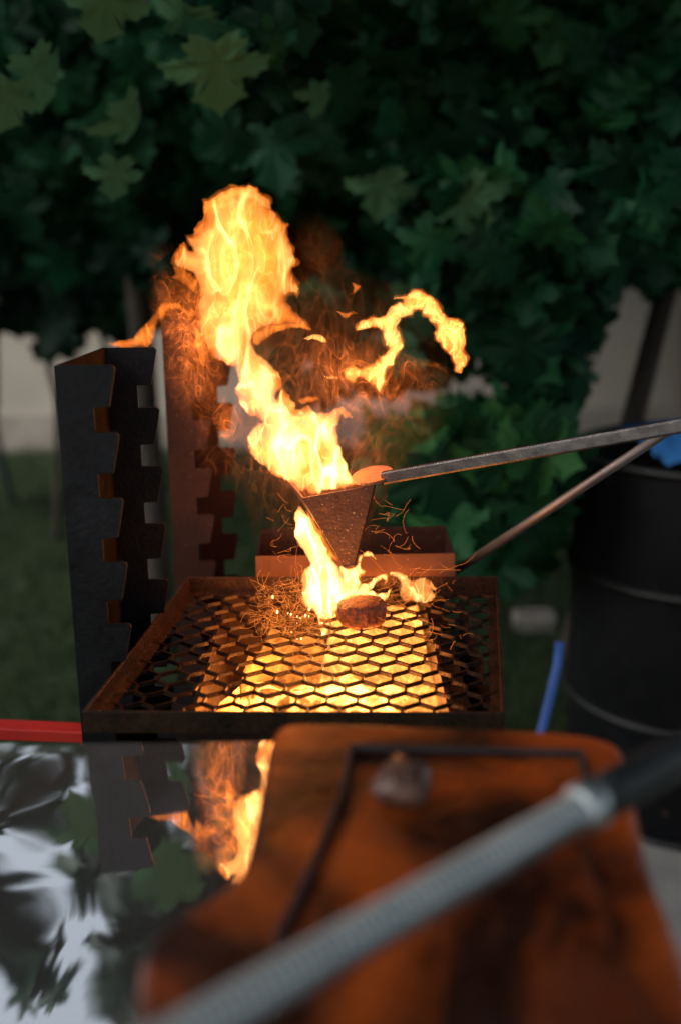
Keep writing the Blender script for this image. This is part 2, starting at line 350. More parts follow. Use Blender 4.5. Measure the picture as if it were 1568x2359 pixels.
front = [
 ([(560, 690), (780, 600), (1040, 560), (1080, 780), (960, 900), (640, 880)], 75, 2.5, 3.6),
 # (polygon in measured picture space, count, near, far)
 ([(-150, -10), (430, -10), (500, 300), (200, 380), (-150, 480)], 560, 3.1, 4.2),
 ([(420, -60), (700, -120), (640, 60), (560, 120), (420, 60)], 60, 2.1, 2.9),
 ([(430, -110), (1700, -150), (1700, 420), (1150, 420), (820, 380), (500, 300)], 1050, 2.5, 4.0),
 ([(780, 300), (1700, 300), (1700, 480), (1400, 560), (1330, 760), (1230, 780), (1000, 640), (880, 560)], 330, 2.3, 3.6),
 ([(1480, 380), (1700, 380), (1700, 600), (1500, 600)], 30, 2.4, 3.2),
 ([(880, 560), (1250, 620), (1340, 800), (1200, 800), (1060, 740)], 60, 2.4, 3.4),
 ([(1130, 760), (1340, 700), (1330, 860), (1180, 960), (1140, 860)], 22, 2.3, 3.0),
 ([(-150, 380), (330, 380), (360, 560), (120, 600), (-150, 560)], 90, 3.0, 4.2),
 ([(250, 300), (820, 300), (800, 700), (560, 760), (330, 700), (240, 540)], 260, 3.2, 4.4),
]
P = np.vstack([region(*a) for a in front])
crown('crown', P, M_leaf, tr, .07, .13)
M_leafl = leafmat('maple_leaf_lit', (.008, .055, .024), (.024, .13, .045), .35)  # light on the low leaves is put into this brighter green
crown('lower_crown', region([(860, 990), (1010, 940), (1230, 900), (1290, 1040), (1270, 1180), (1190, 1290), (1060, 1240), (930, 1150)], 170, 2.15, 2.8), M_leafl, tr, .085, .14)
# shaded inside of the crown, and an unseen leaf roof added overhead
Pd = np.vstack([region([(-500, 70), (330, 70), (400, -500), (2100, -500), (2100, 380), (1500, 430), (1250, 560), (700, 620), (300, 560), (-500, 480)], 2600, 4.0, 5.6)])
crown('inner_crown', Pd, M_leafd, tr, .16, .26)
def roof(cnt):
    X = rng.uniform(-4., 4., cnt); Y = rng.uniform(-2.2, 6.4, cnt); Z = 2.62 + .10*np.abs(Y - 1) + rng.normal(0, .16, cnt)
    dens = np.array([mnoise.noise(Vector((x*2.6, y*2.0, 4.))) for x, y in zip(X, Y)])
    fine = np.array([mnoise.noise(Vector((x*5.5, y*4.0, 9.))) for x, y in zip(X, Y)])
    gap = (X > -.72*Y) & (X < -.235*Y - .08) & (Y > 1.3)
    k = (~gap & (dens > np.where(X > -.2, -.6, -.3))) | (gap & (fine > np.where(Y > 2.6, .30, .12))); k &= ~((Y > 4.6) & (np.abs(X) > 2.4))
    return np.c_[X, Y, Z][k]
crown('shade_canopy', roof(5200), M_leafd, tr, .14, .22)  # unseen leaf roof added to shade the scene, open where the table mirrors sky

M_leafp = leafmat('maple_leaf_highlit', (.03, .13, .065), (.07, .20, .10), .3)  # pale copy of the leaf colour stands in for light on these leaves
def big_leaf(u, v_, Y, size, yaw, pitch, roll, curl):
    c = ony(u, v_, Y); V, F = leaves(np.array([c]), np.array([size*.74]), np.array([yaw]), np.array([pitch]), np.array([roll]), np.array([curl]))
    return fastmesh('leaf', V, F, M_leafp, tr)
for q in ((495, 100, 2.0, .150, .2, .35, -.1, .3), (440, 10, 2.05, .13, -.5, .7, .6, .5), (70, 130, 2.0, .13, .9, .3, -.5, .6), (25, 190, 1.95, .10, .5, .2, .2, .5), (95, 130, 2.1, .09, -1., .2, .2, .4),
          (285, 235, 2.05, .11, 1.0, .3, -.6, .8), (270, 370, 2.1, .09, .4, .2, .1, .5), (660, 20, 2.2, .09, .3, .3, 0., .4), (250, -40, 2.0, .13, .2, .5, .2, .4),
          (885, 395, 2.4, .125, .1, .1, .15, .2), (1060, 420, 2.4, .15, -.2, .1, -.35, .25), (1010, 590, 2.5, .10, 1.1, .1, .3, .4), (735, 195, 2.3, .08, .8, .2, 0., .4)):
    big_leaf(*q)
t2 = thing('slim_tree', (ony(1455, 980, 3.3)[0], 3.3, 0), 'slim dark tree trunk leaning right before the pale wall', 'tree')
a, b = ony(1450, 990, 3.3), ony(1560, 560, 3.3); a0 = a + (a - b)*(a[2]/(b[2] - a[2]))
MB().tube([a0, a, b, b + (b - a)*1.5], [.05, .034, .03, .024], 14).build('trunk', M_bark, t2, smooth=True)
Pt = region([(1480, 480), (1700, 480), (1700, 660), (1500, 640)], 26, 3.0, 3.6)
crown('crown', Pt, M_leaf, t2, .09, .14)

# low dark hedge shapes at left, behind chair
hd = region([(-200, 560), (330, 600), (300, 760), (200, 700), (140, 790), (60, 700), (-200, 720)], 150, 4.3, 5.0)
sb = thing('shrub', (-1.4, 4.8, 0), 'loose dark shrub under the maple at the left, before the wall', 'shrub')
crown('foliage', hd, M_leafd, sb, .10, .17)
for x in (-1.5, -1.2, -.95): MB().tube([(x, 4.7, -.02), (x + .05, 4.7, .6), (x - .1, 4.7, 1.35)], [.02, .015, .006], 8).build('stem', M_bark, sb, smooth=True)

# ------------------------------------------------------------------ oil drum with blue cloth
dc = onz(1300, 1500, .35); R_ = .29; dx, dy = .80, 2.42; DH = .80
dr = thing('oil_drum', (dx, dy, .045), 'black steel oil drum with two ribs at the right edge', 'drum')
prof = [(0, 0), (R_-.01, 0), (R_, .012), (R_, DH), (R_-.012, DH), (R_-.012, DH-.015), (0, DH-.015)]
MB().lathe(prof, (dx, dy, 0.03), 72).build('body', M_drum, dr, smooth=True).data.set_sharp_from_angle(angle=rad(40))
for z in (.02, .27, .56, DH + .01):
    hp = [(R_ + .011*math.cos(t), z + .011*math.sin(t)) for t in np.linspace(0, 2*math.pi, 10)]
    MB().lathe(hp, (dx, dy, .03), 72).build('rib', M_hoop, dr, smooth=True)
cl = MB(); nn = 26; vs = []
for j in range(nn+1):
    for i in range(nn+1):
        u, v_ = i/nn*2 - 1, j/nn*2 - 1
        x, y = dx + .04 + u*.20, dy - .02 + v_*.20
        hgt = .045*max(0, 1 - (u*u + v_*v_)) + .035*abs(mnoise.noise(Vector((u*2.2, v_*2.2, 1)))) + .02*mnoise.noise(Vector((u*5, v_*5, 2)))
        vs.append((x, y, DH + .045 + max(hgt, 0.0) + .004))
cl.add(vs, [(j*(nn+1)+i, j*(nn+1)+i+1, (j+1)*(nn+1)+i+1, (j+1)*(nn+1)+i) for j in range(nn) for i in range(nn)])
o = cl.build('blue_cloth', M_blue, smooth=True); tag(o, 'crumpled bright blue cloth lying on top of the oil drum', 'cloth')
so = o.modifiers.new('solid', 'SOLIDIFY'); so.thickness = .004; so.offset = 1
hs = [ony(*q, yy) for q, yy in (((1288, 1480), 2.02), ((1283, 1530), 2.0), ((1262, 1620), 1.97), ((1238, 1710), 1.93), ((1215, 1800), 1.9))]
e = hs[-1]; hs += [np.array([e[0] - .03, e[1] - .03, e[2]*.5]), np.array([e[0] - .02, e[1] - .05, 0.01])]
tag(MB().tube(hs, .0085, 10).build('blue_hose', M_hose, smooth=True), 'blue hose hanging down between grill and oil drum', 'hose')

# ------------------------------------------------------------------ red rail behind the post
ra, rb = ony(-260, 1668, 1.42), ony(186+40, 1690, 1.42)
rl = thing('red_rail', (ra[0], 1.42, 0), 'bright red rail on legs to the left of the notched post', 'rail')
MB().bar(ra, rb, .03, .0172).build('beam', M_red, rl, bevel=.002)
for q in (ra + (rb - ra)*.05,): MB().bar(q - np.array([0, 0, .01]), (q[0], q[1], 0), .03, .03, up=(0, 1, 0)).build('leg', M_red, rl)
MB().bar(rb + np.array([-.012, 0, -.01]), (rb[0] - .012, rb[1], 0), .02, .02, up=(0, 1, 0)).build('leg', M_red, rl)

# ------------------------------------------------------------------ barbecue stand: two notched posts + firebox
stand = thing('barbecue_stand', (0, 1.2, 0), 'black steel barbecue stand with tall notched posts', 'barbecue')
def plate_profile(x0, x1, ztop, zbot):
    """outline of one notched flange in (x, z); teeth point right"""
    pts = [(x0, ztop)]; z = ztop; k = 0
    P_, TH, NO = .0672, .041, .0245
    while z - TH > zbot + .03:
        pts += [(x1 - .004, z), (x1 - .0012, z - .0012), (x1, z - .004), (x1 - .0075, z - TH), (x1 - .0235, z - TH - .0012)]
        zn = z - P_; pts += [(x1 - .0235, zn)]; z = zn
    pts += [(x1 - .004, z), (x1, z - .004), (x1, zbot), (x0, zbot)]
    return pts
def notched_post(x, y0, y1, dxy, ztop, name_label, w=.0595, zb=.30):
    po = bpy.data.objects.new('notched_post', None); COL.objects.link(po); po.parent = stand; po.location = (x, y0 - 1.2, 0); po['label'] = name_label
    T = .004
    def sub(mb, nm, mat=M_steel):
        me = mb.build(nm, mat); me.parent = po; me.matrix_parent_inverse = Matrix.Translation((-x, -y0, 0)); return me
    for y, sx in ((y0, 0), (y1, dxy)):
        mb = MB(); prof_ = plate_profile(x + sx, x + sx + w, ztop, zb); mb.prism([(a_, y, b_) for a_, b_ in prof_], (0, T, 0))
        sub(mb, 'flange')
    mb = MB(); mb.hexa([(x, y0+T, zb), (x+T, y0+T, zb), (x+dxy+T, y1, zb), (x+dxy, y1, zb), (x, y0+T, ztop), (x+T, y0+T, ztop), (x+dxy+T, y1, ztop), (x+dxy, y1, ztop)])
    sub(mb, 'web', M_web)  # web takes a darker, duller steel than the flanges
notched_post(-.2785, 1.1298, 1.2767, .0185, 1.2045, 'near notched post, black')
notched_post(-.236, 1.56, 1.70, .02, 1.2065, 'far notched post, dark reddish brown')
for o in [o for o in bpy.data.objects if o.parent and o.parent.name == 'notched_post.001']: o.data.materials[0] = M_rust  # far post takes the reddish brown steel
# firebox (open top)
fx0, fx1, fy0, fy1, fz0, fz1 = -.152, .108, 1.03, 1.43, .70, .866
T = .004
fb = MB()
fb.box(fx0, fx1, fy0, fy0+T, fz0, fz1).box(fx0, fx1, fy1-T, fy1, fz0, fz1).box(fx0, fx0+T, fy0+T, fy1-T, fz0, fz1).box(fx1-T, fx1, fy0+T, fy1-T, fz0, fz1).box(fx0+T, fx1-T, fy0+T, fy1-T, fz0, fz0+T)
fbo = fb.build('firebox', M_rust, stand)
MB().box(fx1+.001, fx1+.022, fy0, fy1, fz1-.016, fz1-.012).build('flange_plate', M_tray, fbo)
MB().box(.150, .154, 1.02, 1.40, .70, .862).build('side_plate', M_tray, stand)
for xx, yy in ((-.22, 1.02), (.16, 1.02), (-.22, 1.72), (.16, 1.45)):
    MB().box(xx, xx+.03, yy, yy+.03, 0, .679).build('leg', M_steel, stand)
MB().box(-.24, .19, 1.0, 1.75, .68, .695).build('base_plate', M_steel, stand)

# coals
cm = MB()
for i in range(90):
    c = Vector((random.uniform(fx0+.03, fx1-.03), random.uniform(fy0+.03, fy1-.03), fz0+.02+random.uniform(0, .03)))
    r = random.uniform(.014, .026); bm = bmesh.new(); bmesh.ops.create_icosphere(bm, subdivisions=2, radius=r)
    for v_ in bm.verts: v_.co *= 1 + .35*mnoise.noise(v_.co*60 + c*10)
    cm.add([v_.co + c for v_ in bm.verts], [[q.index for q in f_.verts] for f_ in bm.faces]); bm.free()
mc, t = newmat('embers'); tc = N(t, 'ShaderNodeTexCoord'); nz = N(t, 'ShaderNodeTexNoise'); nz.inputs['Scale'].default_value = 45
t.links.new(tc.outputs['Object'], nz.inputs[0]); cr = ramp(t, nz.outputs['Fac'], [(.42, (0, 0, 0)), (.62, (1, 1, 1))])
p_ = N(t, 'ShaderNodeBsdfPrincipled'); p_.inputs['Base Color'].default_value = (.02, .018, .016, 1); p_.inputs['Emission Color'].default_value = (1, .3, .05, 1)
mm = N(t, 'ShaderNodeMath', operation='MULTIPLY'); mm.inputs[1].default_value = 9; t.links.new(cr, mm.inputs[0]); t.links.new(mm.outputs[0], p_.inputs['Emission Strength'])
oo = N(t, 'ShaderNodeOutputMaterial'); t.links.new(p_.outputs[0], oo.inputs[0])
tag(cm.build('embers', mc), 'glowing bed of charcoal in the firebox under the grate', 'embers', kind='stuff')

# ------------------------------------------------------------------ grate tray
FL = np.array([-.2456, 1.0042]); E1 = np.array([.3955, -.0165]); E2 = np.array([.0490, .4090])
LU, LV = np.linalg.norm(E1), np.linalg.norm(E2)
def T2(a, b, z): q = FL + E1*(a/LU) + E2*(b/LV); return (q[0], q[1], z)     # a, b in metres along the sides
ZR = .895
grate = thing('grill_grate', T2(LU/2, LV/2, .86), 'square hexagon mesh grill grate in an upright steel rim', 'grate')
rim = MB(); th = .003; zb = ZR - .0225
def quadbox(a0, a1, b0, b1, z0, z1):
    return [T2(a0, b0, z0), T2(a1, b0, z0), T2(a1, b1, z0), T2(a0, b1, z0), T2(a0, b0, z1), T2(a1, b0, z1), T2(a1, b1, z1), T2(a0, b1, z1)]
for nm, q in (('front', (0, LU, 0, th)), ('back', (0, LU, LV-th, LV)), ('left', (0, th, th, LV-th)), ('right', (LU-th, LU, th, LV-th))):
    MB().hexa(quadbox(*q, zb, ZR)).build('rim', M_tray, grate, bevel=.0006)
lg = MB()
for q in ((th, LU-th, th, .013), (th, LU-th, LV-.013, LV-th), (th, .013, .013, LV-.013), (LU-.013, LU-th, .013, LV-.013)):
    lg.hexa(quadbox(*q, zb, zb+.0025))
lg.build('ledge', M_tray, grate)
# hex mesh: zigzag strands joined by short bonds
hx = MB(); pw, ph = .0308, .0277; zt_, zh = .8755, .0042
def seg(a0, b0, a1, b1, wd, z=zt_, h=zh):
    d = np.array([a1-a0, b1-b0]); L_ = np.linalg.norm(d); d /= L_; nrm = np.array([-d[1], d[0]])*wd/2
    q = [(a0, b0), (a1, b1)]
    c0 = [np.array(q[0]) - nrm, np.array(q[1]) - nrm, np.array(q[1]) + nrm, np.array(q[0]) + nrm]
    hx.hexa([T2(*c, z-h) for c in c0] + [T2(*c, z) for c in c0])
nr = int((LV - .008)/ph); nc = int(LU/pw) + 2
a_off = .0105
for r in range(0, nr + 1):
    bb = .006 + r*ph*.9995; odd = r % 2
    zig = .0056
    for c in range(-1, nc):
        aL = c*pw + (pw/2 if odd else 0) - a_off; aM = aL + pw/2; aR = aL + pw
        jz = .0006*mnoise.noise(Vector((c*.9, r*.9, 0)))*1.5
        for (s0, s1) in (((aL, bb - zig), (aM, bb + zig)), ((aM, bb + zig), (aR, bb - zig))):
            if min(s0[0], s1[0]) < th or max(s0[0], s1[0]) > LU - th or min(s0[1], s1[1]) < th or max(s0[1], s1[1]) > LV - th: continue
            seg(*s0, *s1, .0024, zt_ + jz)
        # bond from this strand's peak up to next strand's trough
        if th < aM < LU - th and bb + ph - zig < LV - th:
            seg(aM, bb + zig - .0008, aM, bb + ph - zig + .0008, .0026, zt_ - .0006 + jz, zh*.9)
hx.build('hexagon_mesh', M_mesh, grate)

# ------------------------------------------------------------------ steak
mt = MB(); cx_, cy_ = .0235, 1.287; nA = 64; prof_ = [(0, .0265), (.018, .0275), (.0255, .0262), (.0285, .022), (.0295, .013), (.0285, .004), (.025, .0), (0, .0)]
mt.lathe(prof_, (cx_, cy_, .8762), nA)
o = mt.build('steak', M_meat, smooth=True)
bm = bmesh.new(); bm.from_mesh(o.data); bmesh.ops.remove_doubles(bm, verts=bm.verts, dist=1e-5)
bmesh.ops.subdivide_edges(bm, edges=bm.edges, cuts=1, use_grid_fill=True)
for v_ in bm.verts:
    if v_.co.z > .8775:
        d = v_.co - Vector((cx_, cy_, .888)); s_ = 1 + .07*mnoise.noise(v_.co*55) + .07*mnoise.noise(v_.co*190)
        v_.co = Vector((cx_, cy_, .888)) + Vector((d.x*s_*1.0, d.y*s_, d.z*(1 + .05*mnoise.noise(v_.co*90))))
bm.to_mesh(o.data); bm.free(); o.data.shade_smooth()
tag(o, 'small round charred steak on the hexagon grate under the flame', 'steak')

# ------------------------------------------------------------------ cone scoop with bar handle
sc_ = thing('flaming_cone_scoop', (0, 1.2, 1.0), 'pointed steel dripping cone full of fire on a long flat bar handle', 'scoop')
A = ony(696, 1147, 1.270); B = ony(866, 1117, 1.270); D0 = ony(789, 1303, 1.285); D1 = ony(820, 1299, 1.285)
Tp = ony(654, 1095, 1.35); Cb = ony(812, 1080, 1.347); D2 = D1 + np.array([0, .012, .001]); D3 = D0 + np.array([0, .012, .001])
cone = MB()
def shell(mb, q, t_):   # thick plate from quad q offset inward
    q = [np.array(p_) for p_ in q]; n_ = np.cross(q[1]-q[0], q[2]-q[0]); n_ /= np.linalg.norm(n_); mb.prism(q, n_*t_)
shell(cone, [A, B, D1, D0], -.0022 if np.cross(B-A, D1-A)[1] < 0 else .0022)
o = cone.build('front_plate', M_cone, sc_, bevel=.0006)
for nm, q in (('side_plate', [A, Tp, D3, D0]), ('side_plate', [B, Cb, D2, D1]), ('back_plate', [Tp, Cb, D2, D3])):
    mb = MB(); cen = sum(q)/4; q = [np.array(p_) for p_ in q]; n_ = np.cross(q[1]-q[0], q[2]-q[0]); n_ /= np.linalg.norm(n_)
    axis = (A + B + Tp + Cb)/4*.5 + D0*.5
    if n_ @ (axis - cen) < 0: n_ = -n_
    mb.prism(q, n_*.0022); mb.build(nm, M_rust if nm == 'back_plate' or q[0][0] > 0 else M_cone, sc_, bevel=.0005)
bt = MB(); bt.prism([D0, D1, D2, D3], (0, 0, -.002)); bt.build('tip', M_cone, sc_, bevel=.0005)
lug = MB(); lc = ony(858, 1097, 1.31); pts = []
for k in range(28):
    t_ = 2*math.pi*k/28; pts.append((lc[0] + .0245*math.cos(t_), lc[1] + .042*math.sin(t_) + .012*math.cos(t_), lc[2] + .0015*math.cos(t_)))
lug.prism(pts, (0, 0, .003)); lug.build('lug_plate', M_lug, sc_, bevel=.0006)
h0 = ony(880, 1101, 1.288); h1 = ony(1600, 974, 1.13); h1 = h0 + (h1 - h0)*1.6
MB().bar(h0, h1, .010, .0150).build('handle', M_bar, sc_, bevel=.0024)

# ------------------------------------------------------------------ shallow pan behind the grate with rod handle
pan = thing('steel_pan', (0.02, 1.46, .88), 'shallow steel pan with a long rod handle behind the grate', 'pan')
x0, x1 = ony(590, 1300, 1.45)[0], ony(1046, 1300, 1.45)[0]; y0p, y1p = 1.445, 1.56
zl, zh_ = .872, .911
T = .0025
M_pan_lit = surf('pan_steel_firelit', (.12, .045, .02), (.24, .10, .05), 20, (.45, .7), .3, .3, 150)  # front wall only; the firelight on it is put into the colour
MB().box(x0, x1, y0p, y0p+T, zl, zh_).build('front_wall', M_pan_lit, pan, bevel=.0008)
mb = MB(); mb.box(x0, x1, y1p-T, y1p, zl, zh_+.006); mb.build('back_wall', M_rust, pan, bevel=.0008)
for x in (x0, x1-T): MB().box(x, x+T, y0p+T, y1p-T, zl, zh_).build('side_wall', M_rust, pan, bevel=.0008)
MB().box(x0+T, x1-T, y0p+T, y1p-T, zl, zl+T).build('floor_plate', M_rust, pan)
r0 = ony(1052, 1312, 1.50); r1 = ony(1545, 987, 1.36)
MB().tube([r0, r0 + (r1-r0)*.5, r1 + (r1-r0)*.25], .0062, 14).build('handle', M_rod, pan, smooth=True)
MB().box(x0+.02, x0+.05, y0p+.02, y1p-.02, .696, zl-.001).build('foot', M_steel, pan)
MB().box(x1-.05, x1-.02, y0p+.03, y1p-.02, .696, zl-.001).build('foot', M_steel, pan)

# ------------------------------------------------------------------ glossy table
def wave(x, y):   # the sheet is dented and wavy towards its left side
    k = min(1., max(0., (-.02 - .24*y - x + .02)/.07)); k = k*k*(3 - 2*k)
    return k*(.0013*mnoise.noise(Vector((x*8, y*6.5, 2.))) + .0004*mnoise.noise(Vector((x*21, y*12, 5.))))
def glossmat():
    m, t = newmat('polished_top'); tc = N(t, 'ShaderNodeTexCoord')
    p = N(t, 'ShaderNodeBsdfPrincipled'); p.inputs['Base Color'].default_value = (.92, .95, .95, 1); p.inputs['Metallic'].default_value = .95; p.inputs['Roughness'].default_value = .025
    n = N(t, 'ShaderNodeTexNoise'); n.inputs['Scale'].default_value = 7.0; n.inputs['Detail'].default_value = 1; n.inputs['Distortion'].default_value = .4
    t.links.new(tc.outputs['Object'], n.inputs[0])
    b = N(t, 'ShaderNodeBump'); b.inputs['Strength'].default_value = .35; b.inputs['Distance'].default_value = .0025
    t.links.new(n.outputs['Fac'], b.inputs['Height']); t.links.new(b.outputs[0], p.inputs['Normal'])
    o = N(t, 'ShaderNodeOutputMaterial'); t.links.new(p.outputs[0], o.inputs[0]); return m
M_gloss = glossmat()
Nrm = np.array([-.0251, .0343, .9991]); Dd = .9727
def zpl(x, y): return (Dd - Nrm[0]*x - Nrm[1]*y)/Nrm[2]
def onpl(u, v): r = ray(u, v); return CAM + r*((Dd - Nrm @ CAM)/(Nrm @ r))
tab = thing('polished_table', (-.1, .5, 0), 'mirror polished dark table in front of the grill', 'table')
ea, eb = onpl(-60, 1703), onpl(1380, 1701); ec = onpl(1530, 2200)
cor = [(-.55, .02), (ec[0], .02), (ec[0], ec[1]), (eb[0], eb[1]), (ea[0]-.15, ea[1])]
tp = MB(); ng = 150; c_ = np.array([cor[0], cor[1], cor[2], cor[4] if len(cor) > 4 else cor[3]]); K_ = (ng+1)**2; top, bot = [], []
for j in range(ng+1):
    for i in range(ng+1):
        u, v_ = i/ng, j/ng; rx_ = np.interp(v_, (0, .6, 1), (ec[0], ec[0], eb[0])); lx_ = np.interp(v_, (0, 1), (-.55, ea[0]-.15))
        yy = .02 + ((ea[1]*(1-u) + eb[1]*u) - .02)*v_; xx = lx_ + (rx_ - lx_)*u
        z_ = zpl(xx, yy) + wave(xx, yy)*min(1, (1-v_)*9); top.append((xx, yy, z_)); bot.append((xx, yy, z_-.010))
fs = []
for j in range(ng):
    for i in range(ng):
        q_ = j*(ng+1)+i; fs += [(q_, q_+1, q_+ng+2, q_+ng+1), (K_+q_, K_+q_+ng+1, K_+q_+ng+2, K_+q_+1)]
for i in range(ng):
    a_, b_ = i, ng*(ng+1)+i; fs += [(a_, K_+a_, K_+a_+1, a_+1), (b_+1, K_+b_+1, K_+b_, b_)]
    a_, b_ = i*(ng+1), i*(ng+1)+ng; fs += [(a_+ng+1, K_+a_+ng+1, K_+a_, a_), (b_, K_+b_, K_+b_+ng+1, b_+ng+1)]
tp.add(top + bot, fs); tpo = tp.build('table_top', M_gloss, tab, smooth=True); tpo.data.set_sharp_from_angle(angle=rad(40))
for x, y in ((-.45, .1), (.15, .1), (-.4, .78), (.13, .74)):
    MB().box(x-.02, x+.02, y-.02, y+.02, 0, zpl(x, y)-.02).build('leg', M_steel, tab)

# ------------------------------------------------------------------ rust brown lid on the table
lid = thing('rusty_lid', (.08, .6, .95), 'thick rust brown metal lid with raised border in the foreground', 'lid')
ZL = .978
lp = [(628, 1668), (700, 1660), (1060, 1672), (1418, 1688), (1452, 1772), (1462, 1840), (1490, 1990), (1560, 2150), (1640, 2420), (1700, 2700), (250, 2700), (300, 2480), (318, 2300), (322, 2200), (350, 2145),
      (430, 2095), (500, 2055), (552, 2010), (580, 1920), (605, 1790)]
def smoothpoly(p, it=2):
    p = np.array(p, float)
    for _ in range(it):
        q = np.empty((2*len(p), 2)); nx = np.roll(p, -1, 0); q[0::2] = .75*p + .25*nx; q[1::2] = .25*p + .75*nx; p = q
    return p
pp = smoothpoly(lp, 2)
lo = [onz(u, v_, ZL) for u, v_ in pp]
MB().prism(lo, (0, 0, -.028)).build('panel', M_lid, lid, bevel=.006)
def ribbon(mb, path, wd, z0, h):
    pts = [onz(u, v_, z0) for u, v_ in path]
    for a_, b_ in zip(pts[:-1], pts[1:]):
        d = (b_ - a_); d /= np.linalg.norm(d); mb.bar(a_ - d*wd*.35, b_ + d*wd*.35, wd, h)
gr = MB(); ribbon(gr, [(640, 2160), (690, 2060), (740, 1950), (785, 1840), (808, 1722), (1336, 1735), (1352, 1850)], .0052, ZL + .0035, .006)
gr.build('groove_strip', M_groove, lid, bevel=.002)  # dark strip stands in for the groove round the inner panel
ip = smoothpoly([(840, 1745), (1315, 1752), (1335, 1900), (1420, 2200), (1560, 2500), (500, 2500), (690, 2160), (800, 1930)], 2)
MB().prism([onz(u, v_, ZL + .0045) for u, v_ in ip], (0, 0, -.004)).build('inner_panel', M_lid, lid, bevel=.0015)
kc = onz(928, 1835, ZL + .006)
MB().lathe([(.0, .026), (.010, .0255), (.018, .021), (.0215, .014), (.021, .007), (.015, .002), (.012, 0), (0, 0)], (kc[0], kc[1], ZL+.004), 32).build('knob', M_knob, lid, smooth=True)
for v_ in bpy.data.objects['knob'].data.vertices:
    q_ = v_.co - Vector((kc[0], kc[1], ZL+.012)); v_.co += q_*(.45*mnoise.noise(v_.co*45) + .15*mnoise.noise(v_.co*130))
# spring grip handle lying over the lid
hd_ = thing('spring_handle', (0.1, .5, 1.0), 'steel spring grip on a black tube lying across the rusty lid', 'handle')
c0 = ony(330, 2440, .385); c1 = ony(1330, 1868, .56); dv = (c1 - c0)/np.linalg.norm(c1 - c0)
RR = .0108
MB().tube([c0 - dv*.1, c1 + dv*.01], RR - .0022, 24).build('core_tube', M_grip, hd_, smooth=True)
hel = []; L_ = np.linalg.norm(c1 - c0) + .05; turns = int(L_/.0052)
aa = np.cross(dv, [0, 0, 1]); aa /= np.linalg.norm(aa); bb_ = np.cross(aa, dv)
for k in range(turns*16 + 1):
    t_ = 2*math.pi*k/16; hel.append(c0 - dv*.05 + dv*(L_*k/(turns*16)) + (aa*math.cos(t_) + bb_*math.sin(t_))*(RR - .0020))
MB().tube(hel, .0021, 8).build('coil', M_spring, hd_, smooth=True)
MB().tube([c1 - dv*.001, c1 + dv*.003, c1 + dv*.012, c1 + dv*.016], [RR + .0005, RR + .003, RR + .003, RR], 28).build('ferrule', M_spring, hd_, smooth=True)
c2 = ony(1600, 1722, .64); 
MB().tube([c1 + dv*.012, c1 + dv*.03, c2, c2 + (c2-c1)*1.5], [RR+.001, RR + .0022, RR + .0022, RR+.0022], 24).build('black_tube', M_grip, hd_, smooth=True)

